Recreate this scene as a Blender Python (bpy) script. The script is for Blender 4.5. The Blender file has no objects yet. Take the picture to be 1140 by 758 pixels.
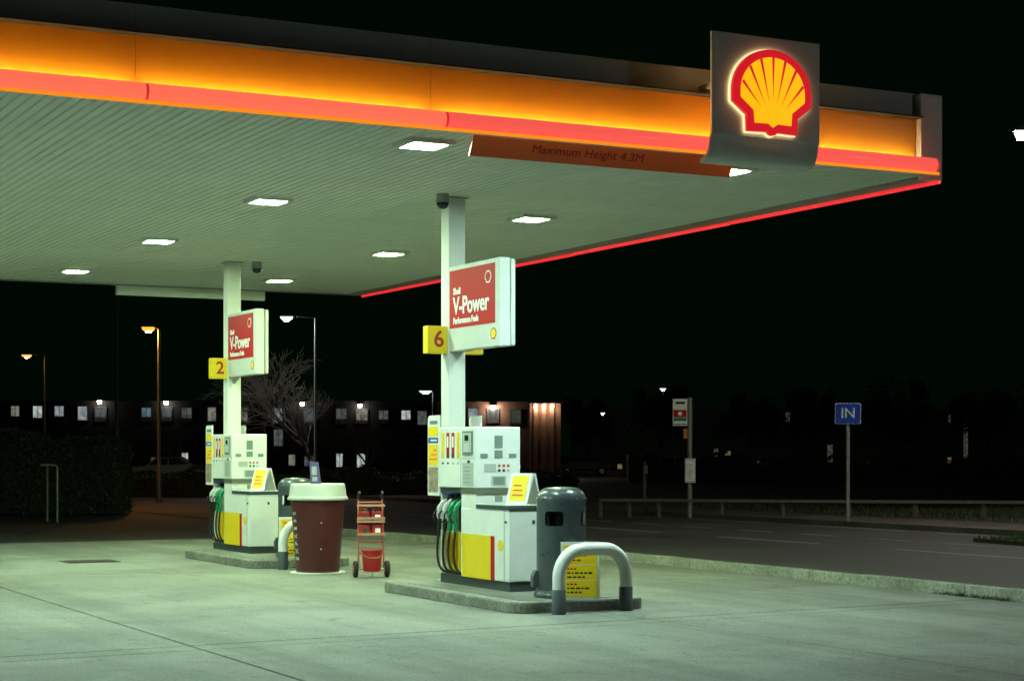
import bpy, bmesh, math, random
from mathutils import Vector, Matrix
random.seed(7)
R = math.radians
SC = bpy.context.scene
COL = SC.collection

# ------------------------------------------------------------------ camera
HEAD = math.atan2(1048, 2025)            # heading, clockwise from +Y
EYE = 1.55
cam = bpy.data.cameras.new('camera'); cam_o = bpy.data.objects.new('camera', cam); COL.objects.link(cam_o)
cam_o.location = (0, 0, EYE); cam_o.rotation_euler = (R(90), 0, -HEAD)
cam.sensor_width = 36; cam.lens = 36 * 2025 / 1140; cam.shift_y = 126 / 1140
cam.clip_start = .1; cam.clip_end = 3000
SC.camera = cam_o
# ------------------------------------------------------------------ night sky, exposure
w = bpy.data.worlds.new('World'); SC.world = w; w.use_nodes = True
w.node_tree.nodes['Background'].inputs[0].default_value = (.16, 1.0, .30, 1)
w.node_tree.nodes['Background'].inputs[1].default_value = .0023
SC.view_settings.view_transform = 'Standard'; SC.view_settings.look = 'None'
SC.view_settings.exposure = 0; SC.view_settings.gamma = 1
SC.render.engine = 'CYCLES'
SC.cycles.use_denoising = True
SC.cycles.max_bounces = 8; SC.cycles.diffuse_bounces = 4
SC.cycles.sample_clamp_indirect = 6
LAMP = 640                                  # radiance of the canopy lamps

FS, FC = math.sin(HEAD), math.cos(HEAD)
def on_ground(px, py, h=0):               # where the photograph's point stands on level h
    z = (EYE - h) * 2025 / (py - 505); t = (px - 570) / 2025
    return ((t * FC + FS) * z, (-t * FS + FC) * z, h)
def far(px, z):                           # a column of the view at distance z
    t = (px - 570) / 2025
    return ((t * FC + FS) * z, (-t * FS + FC) * z)
def hgt(py, z): return EYE + (505 - py) * z / 2025

# ------------------------------------------------------------------ materials
MATS = {}
def mat(name, col, rough=.6, metal=0, emit=None, strength=0, noise=0, scale=8, bump=0, bscale=60, spec=.5, coat=0):
    if name in MATS: return MATS[name]
    m = bpy.data.materials.new(name); m.use_nodes = True; MATS[name] = m
    nt = m.node_tree; b = nt.nodes['Principled BSDF']
    b.inputs['Base Color'].default_value = (*col, 1); b.inputs['Roughness'].default_value = rough
    b.inputs['Metallic'].default_value = metal; b.inputs['Specular IOR Level'].default_value = spec
    b.inputs['Coat Weight'].default_value = coat
    if emit:
        b.inputs['Emission Color'].default_value = (*emit, 1); b.inputs['Emission Strength'].default_value = strength
    if noise or bump:
        tc = nt.nodes.new('ShaderNodeTexCoord')
    if noise:
        n = nt.nodes.new('ShaderNodeTexNoise'); n.inputs['Scale'].default_value = scale; n.inputs['Detail'].default_value = 7
        n.inputs['Roughness'].default_value = .65
        nt.links.new(tc.outputs['Object'], n.inputs['Vector'])
        r = nt.nodes.new('ShaderNodeValToRGB')
        r.color_ramp.elements[0].position = .3; r.color_ramp.elements[1].position = .72
        r.color_ramp.elements[0].color = (*[c * (1 - noise) for c in col], 1)
        r.color_ramp.elements[1].color = (*[min(1, c * (1 + noise * .5)) for c in col], 1)
        nt.links.new(n.outputs['Fac'], r.inputs['Fac']); nt.links.new(r.outputs['Color'], b.inputs['Base Color'])
        mr = nt.nodes.new('ShaderNodeMapRange'); mr.inputs['To Min'].default_value = max(0, rough - .12); mr.inputs['To Max'].default_value = min(1, rough + .12)
        nt.links.new(n.outputs['Fac'], mr.inputs['Value']); nt.links.new(mr.outputs['Result'], b.inputs['Roughness'])
    if bump:
        n2 = nt.nodes.new('ShaderNodeTexNoise'); n2.inputs['Scale'].default_value = bscale; n2.inputs['Detail'].default_value = 4
        nt.links.new(tc.outputs['Object'], n2.inputs['Vector'])
        bp = nt.nodes.new('ShaderNodeBump'); bp.inputs['Strength'].default_value = bump; bp.inputs['Distance'].default_value = .02
        nt.links.new(n2.outputs['Fac'], bp.inputs['Height']); nt.links.new(bp.outputs['Normal'], b.inputs['Normal'])
    return m

def ground_mat(name, base, stain, grain, stain_scale, tracks=0, rough=.8):
    m = bpy.data.materials.new(name); m.use_nodes = True; MATS[name] = m
    nt = m.node_tree; b = nt.nodes['Principled BSDF']; L = nt.links.new
    g = nt.nodes.new('ShaderNodeNewGeometry')
    def noise(scale, detail, rough_, vec=None, dist=0):
        n = nt.nodes.new('ShaderNodeTexNoise'); n.inputs['Scale'].default_value = scale; n.inputs['Detail'].default_value = detail
        n.inputs['Roughness'].default_value = rough_; n.inputs['Distortion'].default_value = dist
        L(vec or g.outputs['Position'], n.inputs['Vector']); return n
    def ramp(src, p0, p1, c0, c1):
        r = nt.nodes.new('ShaderNodeValToRGB'); r.color_ramp.elements[0].position = p0; r.color_ramp.elements[1].position = p1
        r.color_ramp.elements[0].color = (*c0, 1); r.color_ramp.elements[1].color = (*c1, 1); L(src, r.inputs['Fac']); return r
    def mul(a, c, f=1):
        x = nt.nodes.new('ShaderNodeMix'); x.data_type = 'RGBA'; x.blend_type = 'MULTIPLY'; x.inputs['Factor'].default_value = f
        L(a, x.inputs['A']); L(c, x.inputs['B']); return x.outputs['Result']
    n1 = noise(stain_scale, 8, .62, dist=.6)
    c = ramp(n1.outputs['Fac'], .40, .60, stain, base).outputs['Color']
    n2 = noise(grain, 6, .8)
    c = mul(c, ramp(n2.outputs['Fac'], .38, .62, (.55,) * 3, (1.28,) * 3).outputs['Color'])
    n4 = noise(3.1, 6, .75, dist=1.5)                       # oil spots
    c = mul(c, ramp(n4.outputs['Fac'], .34, .43, (.58, .58, .56), (1, 1, 1)).outputs['Color'])
    if tracks:                                              # rubber worn into long streaks along the lanes
        mp = nt.nodes.new('ShaderNodeMapping'); mp.inputs['Scale'].default_value = (1.6, .07, 1)
        L(g.outputs['Position'], mp.inputs['Vector'])
        n3 = noise(1, 5, .6, mp.outputs['Vector'])
        c = mul(c, ramp(n3.outputs['Fac'], .36, .56, (.66, .66, .65), (1, 1, 1)).outputs['Color'], tracks)
    L(c, b.inputs['Base Color'])
    rr = nt.nodes.new('ShaderNodeMapRange'); rr.inputs['To Min'].default_value = rough - .25; rr.inputs['To Max'].default_value = rough + .1
    L(n1.outputs['Fac'], rr.inputs['Value']); L(rr.outputs['Result'], b.inputs['Roughness'])
    bp = nt.nodes.new('ShaderNodeBump'); bp.inputs['Strength'].default_value = .35; bp.inputs['Distance'].default_value = .01
    nb = noise(grain * 1.5, 5, .7); L(nb.outputs['Fac'], bp.inputs['Height']); L(bp.outputs['Normal'], b.inputs['Normal'])
    return m

ground_mat('concrete', (.245, .25, .222), (.155, .16, .142), 44, .5, .8)
ground_mat('asphalt', (.052, .050, .048), (.032, .031, .030), 70, .4, .5)
ground_mat('kerb_concrete', (.24, .245, .205), (.165, .17, .14), 30, 1.6)
ground_mat('paving', (.10, .088, .072), (.06, .052, .042), 40, .9)
ground_mat('soil', (.035, .035, .025), (.02, .02, .014), 12, .3)
mat('soffit', (.80, .83, .77), .55, noise=.10, scale=1.3)
mat('trim_grey', (.30, .31, .29), .5, noise=.1, scale=3)
mat('fascia_grey', (.50, .53, .51), .55, noise=.15, scale=2)
mat('sign_grey', (.80, .83, .80), .45, noise=.1, scale=2.5)
mat('fascia_yellow', (.92, .42, .02), .45, noise=.06, scale=2)
mat('strip', (.1, .1, .1), emit=(1, .80, .34), strength=54)
mat('lip', (.9, .4, .02), emit=(1, .26, .01), strength=.95)
mat('tube_red', (.8, .1, .08), .25, emit=(1, .11, .085), strength=.9)
mat('tube_salmon', (.8, .15, .08), .25, emit=(1, .155, .085), strength=1.0)
mat('tube_joint', (.5, .02, .02), .4, emit=(.75, .03, .035), strength=.75)
mat('tube_neon', (.8, .05, .06), .25, emit=(.85, .025, .035), strength=.9)
mat('white_paint', (.80, .81, .78), .35, noise=.10, scale=3, coat=.2)
mat('sign_white', (.58, .60, .575), .4, noise=.08, scale=3)
mat('white_dirty', (.76, .77, .72), .4, noise=.16, scale=4)
mat('pillar', (.72, .74, .69), .45, noise=.08, scale=2.5)
mat('red_print', (.47, .008, .010), .5, spec=.2)
mat('yellow_print', (.86, .60, .012), .4)
mat('yellow_panel', (.80, .58, .010), .4, noise=.06, scale=3)
mat('text_white', (.85, .85, .82), .5)
mat('text_red', (.42, .02, .02), .5)
mat('text_black', (.02, .02, .02), .5)
mat('blue_print', (.008, .035, .30), .4)
mat('photo_print', (.35, .27, .20), .5, noise=.6, scale=14)
mat('dark_glass', (.02, .03, .03), .1)
mat('screen_grey', (.20, .25, .23), .25)
mat('button_grey', (.42, .46, .43), .4)
mat('olive_band', (.12, .13, .09), .4)
mat('plinth', (.035, .045, .042), .6)
mat('rubber', (.010, .010, .010), .45)
mat('nozzle_green', (.0, .22, .085), .35)
mat('nozzle_grey', (.50, .50, .46), .4)
mat('metal', (.50, .52, .50), .3, .9)
mat('recess', (.02, .028, .026), .6)
mat('bin_grey', (.056, .070, .078), .3, noise=.15, scale=5, coat=.3)
mat('bin_hole', (.006, .006, .006), .9)
mat('barrier_white', (.80, .81, .77), .35, noise=.10, scale=7)
mat('sleeve', (.06, .075, .085), .6)
mat('cup_maroon', (.072, .010, .011), .35, noise=.2, scale=6)
mat('cup_lid', (.58, .59, .54), .45, noise=.12, scale=5)
mat('purple', (.11, .085, .23), .5)
mat('truck_red', (.50, .12, .07), .5, noise=.3, scale=15)
mat('shelf_pale', (.46, .22, .14), .6, noise=.2, scale=12)
mat('can_red', (.40, .012, .010), .4, noise=.2, scale=8)
mat('board_orange', (.97, .20, .055), .5, noise=.1, scale=3)
mat('hedge_leaf', (.022, .055, .018), .55)
mat('bush_leaf', (.03, .05, .02), .6)
mat('bark', (.17, .145, .105), .9, noise=.4, scale=9)
mat('grass', (.05, .075, .025), .8)
mat('pole_grey', (.22, .22, .20), .45, .3)
mat('dark_pole', (.05, .055, .05), .6)
mat('rail_wood', (.085, .08, .06), .8, noise=.3, scale=7)
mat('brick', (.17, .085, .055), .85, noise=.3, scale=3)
mat('brick_unlit', (.016, .013, .010), .9, noise=.3, scale=3)  # brick blackened in its colour, for the office wall left unlit
mat('dark_wall', (.45, .50, .42), .85, noise=.3, scale=.6)
mat('roof', (.02, .02, .02), .9)
mat('sodium', (.3, .2, .1), emit=(1, .42, .06), strength=2200)
mat('sodium_dim', (.3, .2, .1), emit=(1, .55, .16), strength=450)
mat('led', (.3, .3, .3), emit=(.92, .97, 1), strength=2600)
mat('sodium_bowl', (.3, .2, .1), emit=(1, .40, .04), strength=1.7); mat('sodium_dim_bowl', (.3, .2, .1), emit=(1, .50, .14), strength=1.4)
mat('led_road', (.3, .3, .3), emit=(1, .93, .84), strength=2500); mat('led_road_bowl', (.3, .3, .3), emit=(.97, .97, .95), strength=3)
mat('led_bowl', (.3, .3, .3), emit=(.92, .97, 1), strength=3); mat('led_far_bowl', (.3, .3, .3), emit=(.9, .96, 1), strength=1.6)
mat('led_far', (.3, .3, .3), emit=(.95, .97, 1), strength=200)
mat('wall_lamp', (.3, .3, .3), emit=(1, .93, .85), strength=45)
mat('wing_lamp', (.3, .3, .3), emit=(1, .85, .7), strength=150)
mat('tower_lamp', (.3, .3, .3), emit=(1, .80, .55), strength=150)
mat('car_dark', (.03, .032, .035), .2, .2, coat=.6)
mat('car_silver', (.35, .36, .37), .25, .4, coat=.6)
mat('car_yellow', (.55, .55, .03), .35, coat=.4)
mat('tyre', (.012, .012, .012), .8)
mat('road_paint', (.22, .22, .21), .7, noise=.45, scale=9)
mat('marker', (.55, .50, .12), .6)
mat('orange_plastic', (.45, .14, .03), .5)
mat('cast_iron', (.045, .048, .042), .6, noise=.4, scale=20)

# ------------------------------------------------------------------ mesh tools
class MB:
    def __init__(s): s.v = []; s.f = []; s.sm = []
    def add(s, vs, fs, smooth=False):
        o = len(s.v); s.v += [tuple(p) for p in vs]
        for f in fs: s.f.append(tuple(i + o for i in f)); s.sm.append(smooth)
        return s
    def box(s, x0, x1, y0, y1, z0, z1):
        v = [(x, y, z) for z in (z0, z1) for y in (y0, y1) for x in (x0, x1)]
        return s.add(v, [(0, 2, 3, 1), (4, 5, 7, 6), (0, 1, 5, 4), (2, 6, 7, 3), (0, 4, 6, 2), (1, 3, 7, 5)])
    def prism(s, poly, axis, a, b):
        n = len(poly)
        def P(p, c): return {'x': (c, p[0], p[1]), 'y': (p[0], c, p[1]), 'z': (p[0], p[1], c)}[axis]
        v = [P(p, a) for p in poly] + [P(p, b) for p in poly]
        return s.add(v, [tuple(range(n)), tuple(range(2 * n - 1, n - 1, -1))] + [(i, (i + 1) % n, (i + 1) % n + n, i + n) for i in range(n)])
    def tube(s, path, r, n=8, cap=True, smooth=True):
        path = [Vector(p) for p in path]; rs = r if isinstance(r, (list, tuple)) else [r] * len(path)
        rings = []; up = None
        for i, p in enumerate(path):
            d = (path[min(i + 1, len(path) - 1)] - path[max(i - 1, 0)]).normalized()
            if up is None or abs(up.dot(d)) > .95: up = Vector((0, 0, 1)) if abs(d.z) < .9 else Vector((1, 0, 0))
            a = d.cross(up).normalized(); b = a.cross(d).normalized(); up = b
            rings.append([p + (a * math.cos(2 * math.pi * k / n) + b * math.sin(2 * math.pi * k / n)) * rs[i] for k in range(n)])
        o = [q for ring in rings for q in ring]; fs = []
        for i in range(len(path) - 1):
            for k in range(n): fs.append((i * n + k, i * n + (k + 1) % n, (i + 1) * n + (k + 1) % n, (i + 1) * n + k))
        s.add(o, fs, smooth)
        if cap:
            s.add(rings[0], [tuple(range(n))]); s.add(rings[-1], [tuple(range(n - 1, -1, -1))])
        return s
    def lathe(s, prof, n=32, cx=0, cy=0, cap=True, smooth=True):
        o = []; fs = []
        for (r, z) in prof: o += [(cx + r * math.cos(2 * math.pi * k / n), cy + r * math.sin(2 * math.pi * k / n), z) for k in range(n)]
        for i in range(len(prof) - 1):
            for k in range(n): fs.append((i * n + k, i * n + (k + 1) % n, (i + 1) * n + (k + 1) % n, (i + 1) * n + k))
        s.add(o, fs, smooth)
        if cap:
            s.add(o[:n], [tuple(range(n))]); s.add(o[-n:], [tuple(range(n))])
        return s
    def xf(s, M):
        s.v = [tuple(M @ Vector(p)) for p in s.v]; return s
    def mesh(s, name, m):
        me = bpy.data.meshes.new(name); me.from_pydata(s.v, [], s.f)
        me.polygons.foreach_set('use_smooth', s.sm)
        bm = bmesh.new(); bm.from_mesh(me); bmesh.ops.recalc_face_normals(bm, faces=bm.faces); bm.to_mesh(me); bm.free()
        me.materials.append(MATS[m]); me.update(); return me
    def build(s, name, m, parent=None, loc=(0, 0, 0), rot=(0, 0, 0), bevel=0):
        o = link(name, s.mesh(name, m), parent, loc, rot)
        if bevel:
            b = o.modifiers.new('bevel', 'BEVEL'); b.width = bevel; b.segments = 2; b.limit_method = 'ANGLE'; b.angle_limit = R(40)
            b.harden_normals = False
        return o
def link(name, data, parent=None, loc=(0, 0, 0), rot=(0, 0, 0)):
    o = bpy.data.objects.new(name, data); COL.objects.link(o); o.location = loc; o.rotation_euler = rot
    if parent: o.parent = parent
    return o
def tag(o, label=None, cat=None, group=None, kind=None):
    if label: o['label'] = label
    if cat: o['category'] = cat
    if group: o['group'] = group
    if kind: o['kind'] = kind
    return o
def thing(name, loc, label, cat, group=None, rz=0):
    return tag(link(name, None, None, loc, (0, 0, rz)), label, cat, group)
def struct(name, loc=(0, 0, 0)):
    return tag(link(name, None, None, loc), kind='structure')
def copy_tree(o, parent=None, label=None, loc=None, rz=None):
    c = o.copy(); COL.objects.link(c); c.parent = parent
    if label: c['label'] = label
    if loc: c.location = loc
    if rz is not None: c.rotation_euler = (0, 0, rz)
    for ch in list(o.children): copy_tree(ch, c)
    return c
def text(name, s, size, m, parent, loc, rot, bold=0, depth=.002, align='LEFT', sx=1):
    cu = bpy.data.curves.new('t', 'FONT'); cu.body = s; cu.size = size; cu.offset = bold; cu.extrude = depth; cu.align_x = align; cu.align_y = 'CENTER'
    cu.resolution_u = 4
    t = bpy.data.objects.new('t', cu); me = bpy.data.meshes.new_from_object(t)
    me.name = name; me.materials.clear(); me.materials.append(MATS[m])
    if sx != 1: me.transform(Matrix.Diagonal((sx, 1, 1, 1)))
    bpy.data.objects.remove(t); bpy.data.curves.remove(cu)
    return link(name, me, parent, loc, rot)
FRONT = (R(90), 0, 0)                    # text that faces -Y
LEFT = (R(90), 0, R(-90))                # text that faces -X

def arc(cx, cy, r, a0, a1, n):
    return [(cx + r * math.cos(R(a0 + (a1 - a0) * i / n)), cy + r * math.sin(R(a0 + (a1 - a0) * i / n))) for i in range(n + 1)]
def rrect(x0, x1, y0, y1, r, n=5):
    return arc(x1 - r, y0 + r, r, -90, 0, n) + arc(x1 - r, y1 - r, r, 0, 90, n) + arc(x0 + r, y1 - r, r, 90, 180, n) + arc(x0 + r, y0 + r, r, 180, 270, n)

# ------------------------------------------------------------------ ground
g = MB(); g.add([(-1500, -300, -.03), (1500, -300, -.03), (1500, 1800, -.03), (-1500, 1800, -.03)], [(0, 1, 2, 3)])
tag(g.build('ground', 'asphalt'), kind='structure')

fore = struct('forecourt')
def jv(u, base): return base + .075 * (u - 3) if base in (13.82, 14.16) else base
US = [-13.6, -9.1, -4.55, -.05, 4.45, 9.0, 13.49]
VS = [-6, 2.5, 8.2, 13.82, 14.16, 22.6, 27.4, 32.1]
for i in range(len(US) - 1):
    for j in range(len(VS) - 1):
        e = .013; u0, u1 = US[i] + e, US[i + 1] - e
        q = [(u0, jv(u0, VS[j]) + e), (u1, jv(u1, VS[j]) + e), (u1, jv(u1, VS[j + 1]) - e), (u0, jv(u0, VS[j + 1]) - e)]
        dz = random.uniform(-.002, .002)
        MB().prism(q, 'z', -.028, dz).build('concrete_slab', 'concrete', fore, bevel=.005)
# joint sealant shows as the dark sheet below the slabs; two covers let into the concrete
for px, py, sx, sy, lab in ((100, 625, .75, .55, 'dark square drain cover in the concrete left of the far pump'),):
    p = on_ground(px, py)
    d = thing('drain_cover', (p[0], p[1], .003), lab, 'drain cover')
    MB().box(-sx / 2, sx / 2, -sy / 2, sy / 2, 0, .008).build('frame', 'cast_iron', d)
    for k in range(6):
        MB().box(-sx / 2 + .05, sx / 2 - .05, -sy / 2 + .05 + k * .08, -sy / 2 + .09 + k * .08, .008, .014).build('bar', 'cast_iron', d)

# right-hand kerb, stone by stone
kerb = struct('kerb')
v = 3.0; stone = MB().box(-.07, .07, -.456, .456, -.03, .125).mesh('kerb_stone', 'kerb_concrete')
while v < 33.5:
    bend = max(0, v - 22)
    o = link('kerb_stone', stone, kerb, (13.58 - .0045 * bend ** 2 + random.uniform(-.004, .004), v, random.uniform(-.006, .004)), (0, 0, .009 * bend))
    b = o.modifiers.new('bevel', 'BEVEL'); b.width = .010; b.segments = 2
    v += .915
# weeds in the kerb joints
for px, n in ((1062, 12), (1080, 20), (1098, 16), (1116, 24), (1136, 14)):
    p = on_ground(px, 661 + (px - 1062) * .09)
    m = MB()
    for k in range(n * 3):
        a = random.uniform(0, 6.28); l = random.uniform(.015, .055); r = random.uniform(0, .16)
        x, y = r * math.cos(a) * .5, r * math.sin(a) * 1.5; dx, dy = random.uniform(-.04, .04), random.uniform(-.04, .04)
        m.add([(x - .006, y, 0), (x + .006, y, 0), (x + dx, y + dy, l)], [(0, 1, 2)])
    tag(m.build('weed_tuft', 'grass', None, (13.46, p[1], .0)), 'low tuft of weeds growing at the foot of the roadside kerb', 'weeds', 'weeds along the kerb', kind='stuff')

# road beyond the kerb
road = tag(MB().add([(13.66, -30, -.012), (24.4, -30, -.012), (24.4, 400, -.012), (13.66, 400, -.012)], [(0, 1, 2, 3)]).build('road', 'asphalt'), kind='structure')
def mark(u, v0, v1, wd=.1):
    MB().box(u - wd / 2, u + wd / 2, v0, v1, -.0118, -.007).build('lane_marking', 'road_paint', road)
for k in range(9): mark(19.25, 15.2 + k * 5.2, 18.3 + k * 5.2)
for k in range(14): mark(21.3, 21.5 + k * 2.1, 22.6 + k * 2.1, .09)
for k in range(6): mark(23.95, 20 + k * 9, 28 + k * 9, .09)
# far verge with its own kerb, pavement and grass
verge = struct('far_kerb')
ks = MB().box(-.07, .07, -1.49, 1.49, -.03, .10).mesh('kerb_stone', 'paving')
for k in range(30): link('kerb_stone', ks, verge, (24.45, 27 + k * 3, 0))
pave = tag(MB().prism([(24.52, 25.5), (27.2, 25.5), (27.2, 120), (24.52, 120)], 'z', -.03, .075).build('pavement', 'paving'), kind='structure')
tag(MB().prism([(20.6, 16), (24.35, 12), (24.35, 24.2), (23.4, 25.0), (22.1, 24.9)], 'z', -.03, .06).build('grass_island_ground', 'soil'), kind='structure')
def grass_patch(name, pts, n, label):
    m = MB()
    for p in pts:
        for k in range(n):
            x, y = p[0] + random.uniform(-p[2], p[2]), p[1] + random.uniform(-p[3], p[3])
            h = random.uniform(.04, .12); a = random.uniform(0, 6.28)
            m.add([(x - .012 * math.cos(a), y - .012 * math.sin(a), p[4]), (x + .012 * math.cos(a), y + .012 * math.sin(a), p[4]), (x + random.uniform(-.05, .05), y + random.uniform(-.05, .05), p[4] + h)], [(0, 1, 2)])
    return tag(m.build(name, 'grass'), label, 'grass', kind='stuff')
lawn = tag(MB().prism([(27.2, 25), (80, 10), (140, 90), (30, 90), (27.2, 60)], 'z', -.03, .06).build('lawn', 'soil'), kind='structure')
grass_patch('verge_grass', [(29.5, 38, 2.3, 14, .06), (34, 32, 3, 6, .06), (22.8, 20.5, 1.1, 4, .06)], 5000, 'short dark grass on the verge across the road')

# ------------------------------------------------------------------ canopy
CH = 4.45; CF = 14.9; CBK = 30.75; CR = 12.84; CL = -9.16
canopy = thing('canopy', (0, 0, 0), 'wide petrol station canopy with ribbed pale soffit and glowing yellow and red fascia', 'canopy')
pw = .5; prof = []; pitch = .1
m = MB()
for k in range(5):
    x = k * pitch
    prof += [(x, 0), (x + .068, 0), (x + .078, .017), (x + .092, .017)]
prof += [(pw, 0)]
vv = []; 
for (x, z) in prof: vv += [(x, CF - .18, z), (x, CBK - .02, z)]
m.add(vv, [(2 * i, 2 * i + 1, 2 * i + 3, 2 * i + 2) for i in range(len(prof) - 1)])
pm = m.mesh('soffit_panel', 'soffit')
u = CR - .3 - pw
while u > CL:
    link('soffit_panel', pm, canopy, (u, 0, CH)); u -= pw
MB().box(CL, CR - .02, 15.1, CBK, 5.05, 5.2).build('roof_deck', 'fascia_grey', canopy)
MB().box(CR - .30, CR - .03, 15.06, CBK, CH - .012, CH + .05).build('edge_trim', 'trim_grey', canopy)
MB().box(CL, CR, CBK, CBK + .08, CH - .015, 5.3).build('rear_fascia', 'trim_grey', canopy)
MB().box(8.33, 11.0, CBK + .09, CBK + .2, CH - .17, CH + .3).build('rear_beam', 'soffit', canopy)
MB().box(CR - .025, CR, 15.08, CBK, CH - .01, 5.32).build('side_fascia', 'sign_grey', canopy)
for k in range(4):
    MB().tube([(CR - .005, 14.98 + k * 3.95, CH - .035), (CR - .005, 14.98 + (k + 1) * 3.95 - .03, CH - .03)], .02, 8).build('neon_tube', 'tube_neon', canopy)
# fascia: grey top band, yellow panels washed by a lamp strip hidden behind each red tube
secs = [(-9.16, -6.65), (-6.65, -3.93), (-3.93, -1.21), (-1.21, 1.51), (1.51, 4.23), (4.23, 6.97), (6.97, 10.30), (10.30, 12.60)]
for i, (a, b) in enumerate(secs):
    e = .002
    MB().box(a + e, b - e, CF + .18, CF + .215, 5.085, 5.34).build('top_band', 'fascia_grey', canopy)
    pr = [(CF + .20, 4.482)] + [(CF + .20 - .02 * math.sin(math.pi * k / 8 * .5) ** 2, 4.482 + .588 * k / 8) for k in range(1, 9)] + [(CF + .215, 5.07), (CF + .215, 4.482)]
    MB().box(a + e, b - e, CF + .05, CF + .214, 5.0705, 5.084).build('light_shield', 'plinth', canopy)  # added dark overhang, keeps strip and tube light off the grey band
    MB().prism(pr, 'x', a + e, b - e).build('yellow_panel', 'fascia_yellow', canopy)
    MB().box(a + e, b - e, CF - .02, CF + .199, 4.482, 4.490).build('ledge', 'fascia_yellow', canopy)
    MB().box(a + .02, b - .02, CF - .018, CF + .198, 4.4905, 4.495).build('bounce_absorber', 'recess', canopy)  # added hidden dark sheet, stops strip light bouncing off the ledge
    MB().box(a + e, b - e, CF - .198, CF - .187, 4.433, 4.464).build('glow_lip', 'lip', canopy)  # own emission stands in for strip light on the ledge edge
    tm = 'tube_salmon' if i in (4, 5) else 'tube_red'
    MB().tube([(a + .014, CF - .105, 4.545), (a + .020, CF - .105, 4.545), (b - .008, CF - .105, 4.545), (b - .002, CF - .105, 4.545)], [.066, .078, .078, .066], 20).build('light_tube', tm, canopy)
    MB().tube([(b - .008, CF - .105, 4.545), (b + .016, CF - .105, 4.545)], .0782, 20).build('tube_collar', 'tube_joint', canopy)
    MB().box(a + .05, b - .05, CF + .125, CF + .137, 4.597, 4.607).build('lamp_strip', 'strip', canopy)
MB().box(12.61, CR + .06, CF + .11, CF + .20, 4.436, 5.34).build('corner_panel', 'sign_grey', canopy, bevel=.01)

# ------------------------------------------------------------------ shell emblem sign
def pecten():
    out = arc(0, 0, 1, 0, 180, 40)
    out = [(x, y * .9) for x, y in out] + [(-1, -.24), (-.645, -.5), (-.63, -.845), (-.13, -.83), (-.06, -.885), (0, -.90), (.06, -.885), (.13, -.83), (.63, -.845), (.645, -.5), (1, -.24)]
    inn = [(x * .815, y * .735) for x, y in arc(0, 0, 1, 0, 180, 40)] + [(-.815, -.15), (-.49, -.40), (-.465, -.665), (-.12, -.655), (0, -.735), (.12, -.655), (.465, -.665), (.49, -.40), (.815, -.15)]
    rays = []
    for sx, sy, ex, ey, wd in ((0, .74, 0, -.14, .030), (.31, .68, .10, -.22, .032), (-.31, .68, -.10, -.22, .032), (.585, .51, .20, -.28, .032), (-.585, .51, -.20, -.28, .032), (.77, .19, .31, -.33, .032), (-.77, .19, -.31, -.33, .032)):
        d = Vector((ex - sx, ey - sy)).normalized(); nx, ny = -d.y * wd, d.x * wd
        rays.append([(sx + nx, sy + ny), (sx - nx, sy - ny), (ex, ey)])
    return out, inn, rays
OUT, INN, RAYS = pecten()
mat('emblem_red', (.6, .01, .02), .4, emit=(.62, .006, .016), strength=.95)
mat('emblem_yellow', (.9, .5, .01), .4, emit=(1.0, .50, .002), strength=1.0)
mat('emblem_rim', (.9, .7, .3), .4, emit=(1, .82, .42), strength=1.2)
es = thing('emblem_sign', (10.315, 14.55, 4.35), 'square grey sign panel with glowing red and yellow scallop shell emblem', 'sign')
pr = [(0, 1.24), (0, .26)] + [(.02 + .13 * (1 - math.cos(R(a))), .26 - .24 * math.sin(R(a))) for a in range(10, 91, 10)] + [(.21, .0), (.21, .03)] + [(.045 + .11 * (1 - math.cos(R(a))), .28 - .22 * math.sin(R(a))) for a in range(90, 9, -10)] + [(.03, .28), (.03, 1.24)]
MB().prism(pr, 'x', -.635, .635).build('panel', 'sign_grey', es, bevel=.004)
for x in (-.4, .4): MB().box(x - .03, x + .03, .031, .525, .76, .82).build('bracket', 'fascia_grey', es)
s = .461
def sc(P, k=1, dx=.02, dz=.69): return [(x * s * k + dx, y * s * k + dz) for x, y in P]
rim = MB().prism(sc(OUT, 1.025), 'y', -.028, -.012).build('lit_rim', 'emblem_rim', es)
eb = MB().prism(sc(OUT), 'y', -.075, -.029).build('emblem_border', 'emblem_red', es)
MB().prism(sc(INN), 'y', -.081, -.076).build('shell', 'emblem_yellow', eb)
for r_ in RAYS: MB().prism(sc(r_), 'y', -.0845, -.0815).build('rib_line', 'emblem_red', eb)

def mini_emblem(parent, loc, size, facing, mo='red_print', mi='yellow_print'):
    k = size / 2
    e1 = MB().prism([(x * k, y * k) for x, y in OUT], 'z', 0, .002).build('emblem', mo, parent, loc, facing)
    MB().prism([(x * k, y * k) for x, y in INN], 'z', .002, .004).build('shell', mi, e1)

# ------------------------------------------------------------------ height board
hb = thing('height_board', (7.30, 14.86, 4.275), 'long orange hanging board reading Maximum Height 4.3M under canopy edge', 'sign')
MB().prism([(.10, 0), (.112, 0), (.012, .173), (0, .173)], 'x', 0, 2.86).build('board', 'board_orange', hb)
for x in (.3, 1.5, 2.6): MB().box(x, x + .04, .115, .135, .02, .172).build('bracket', 'metal', hb)
text('lettering', 'Maximum Height 4.3M',   .118, 'text_red', hb, (.62, .0405, .098), (R(90) + .524, 0, 0), bold=0, sx=1.12)

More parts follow.
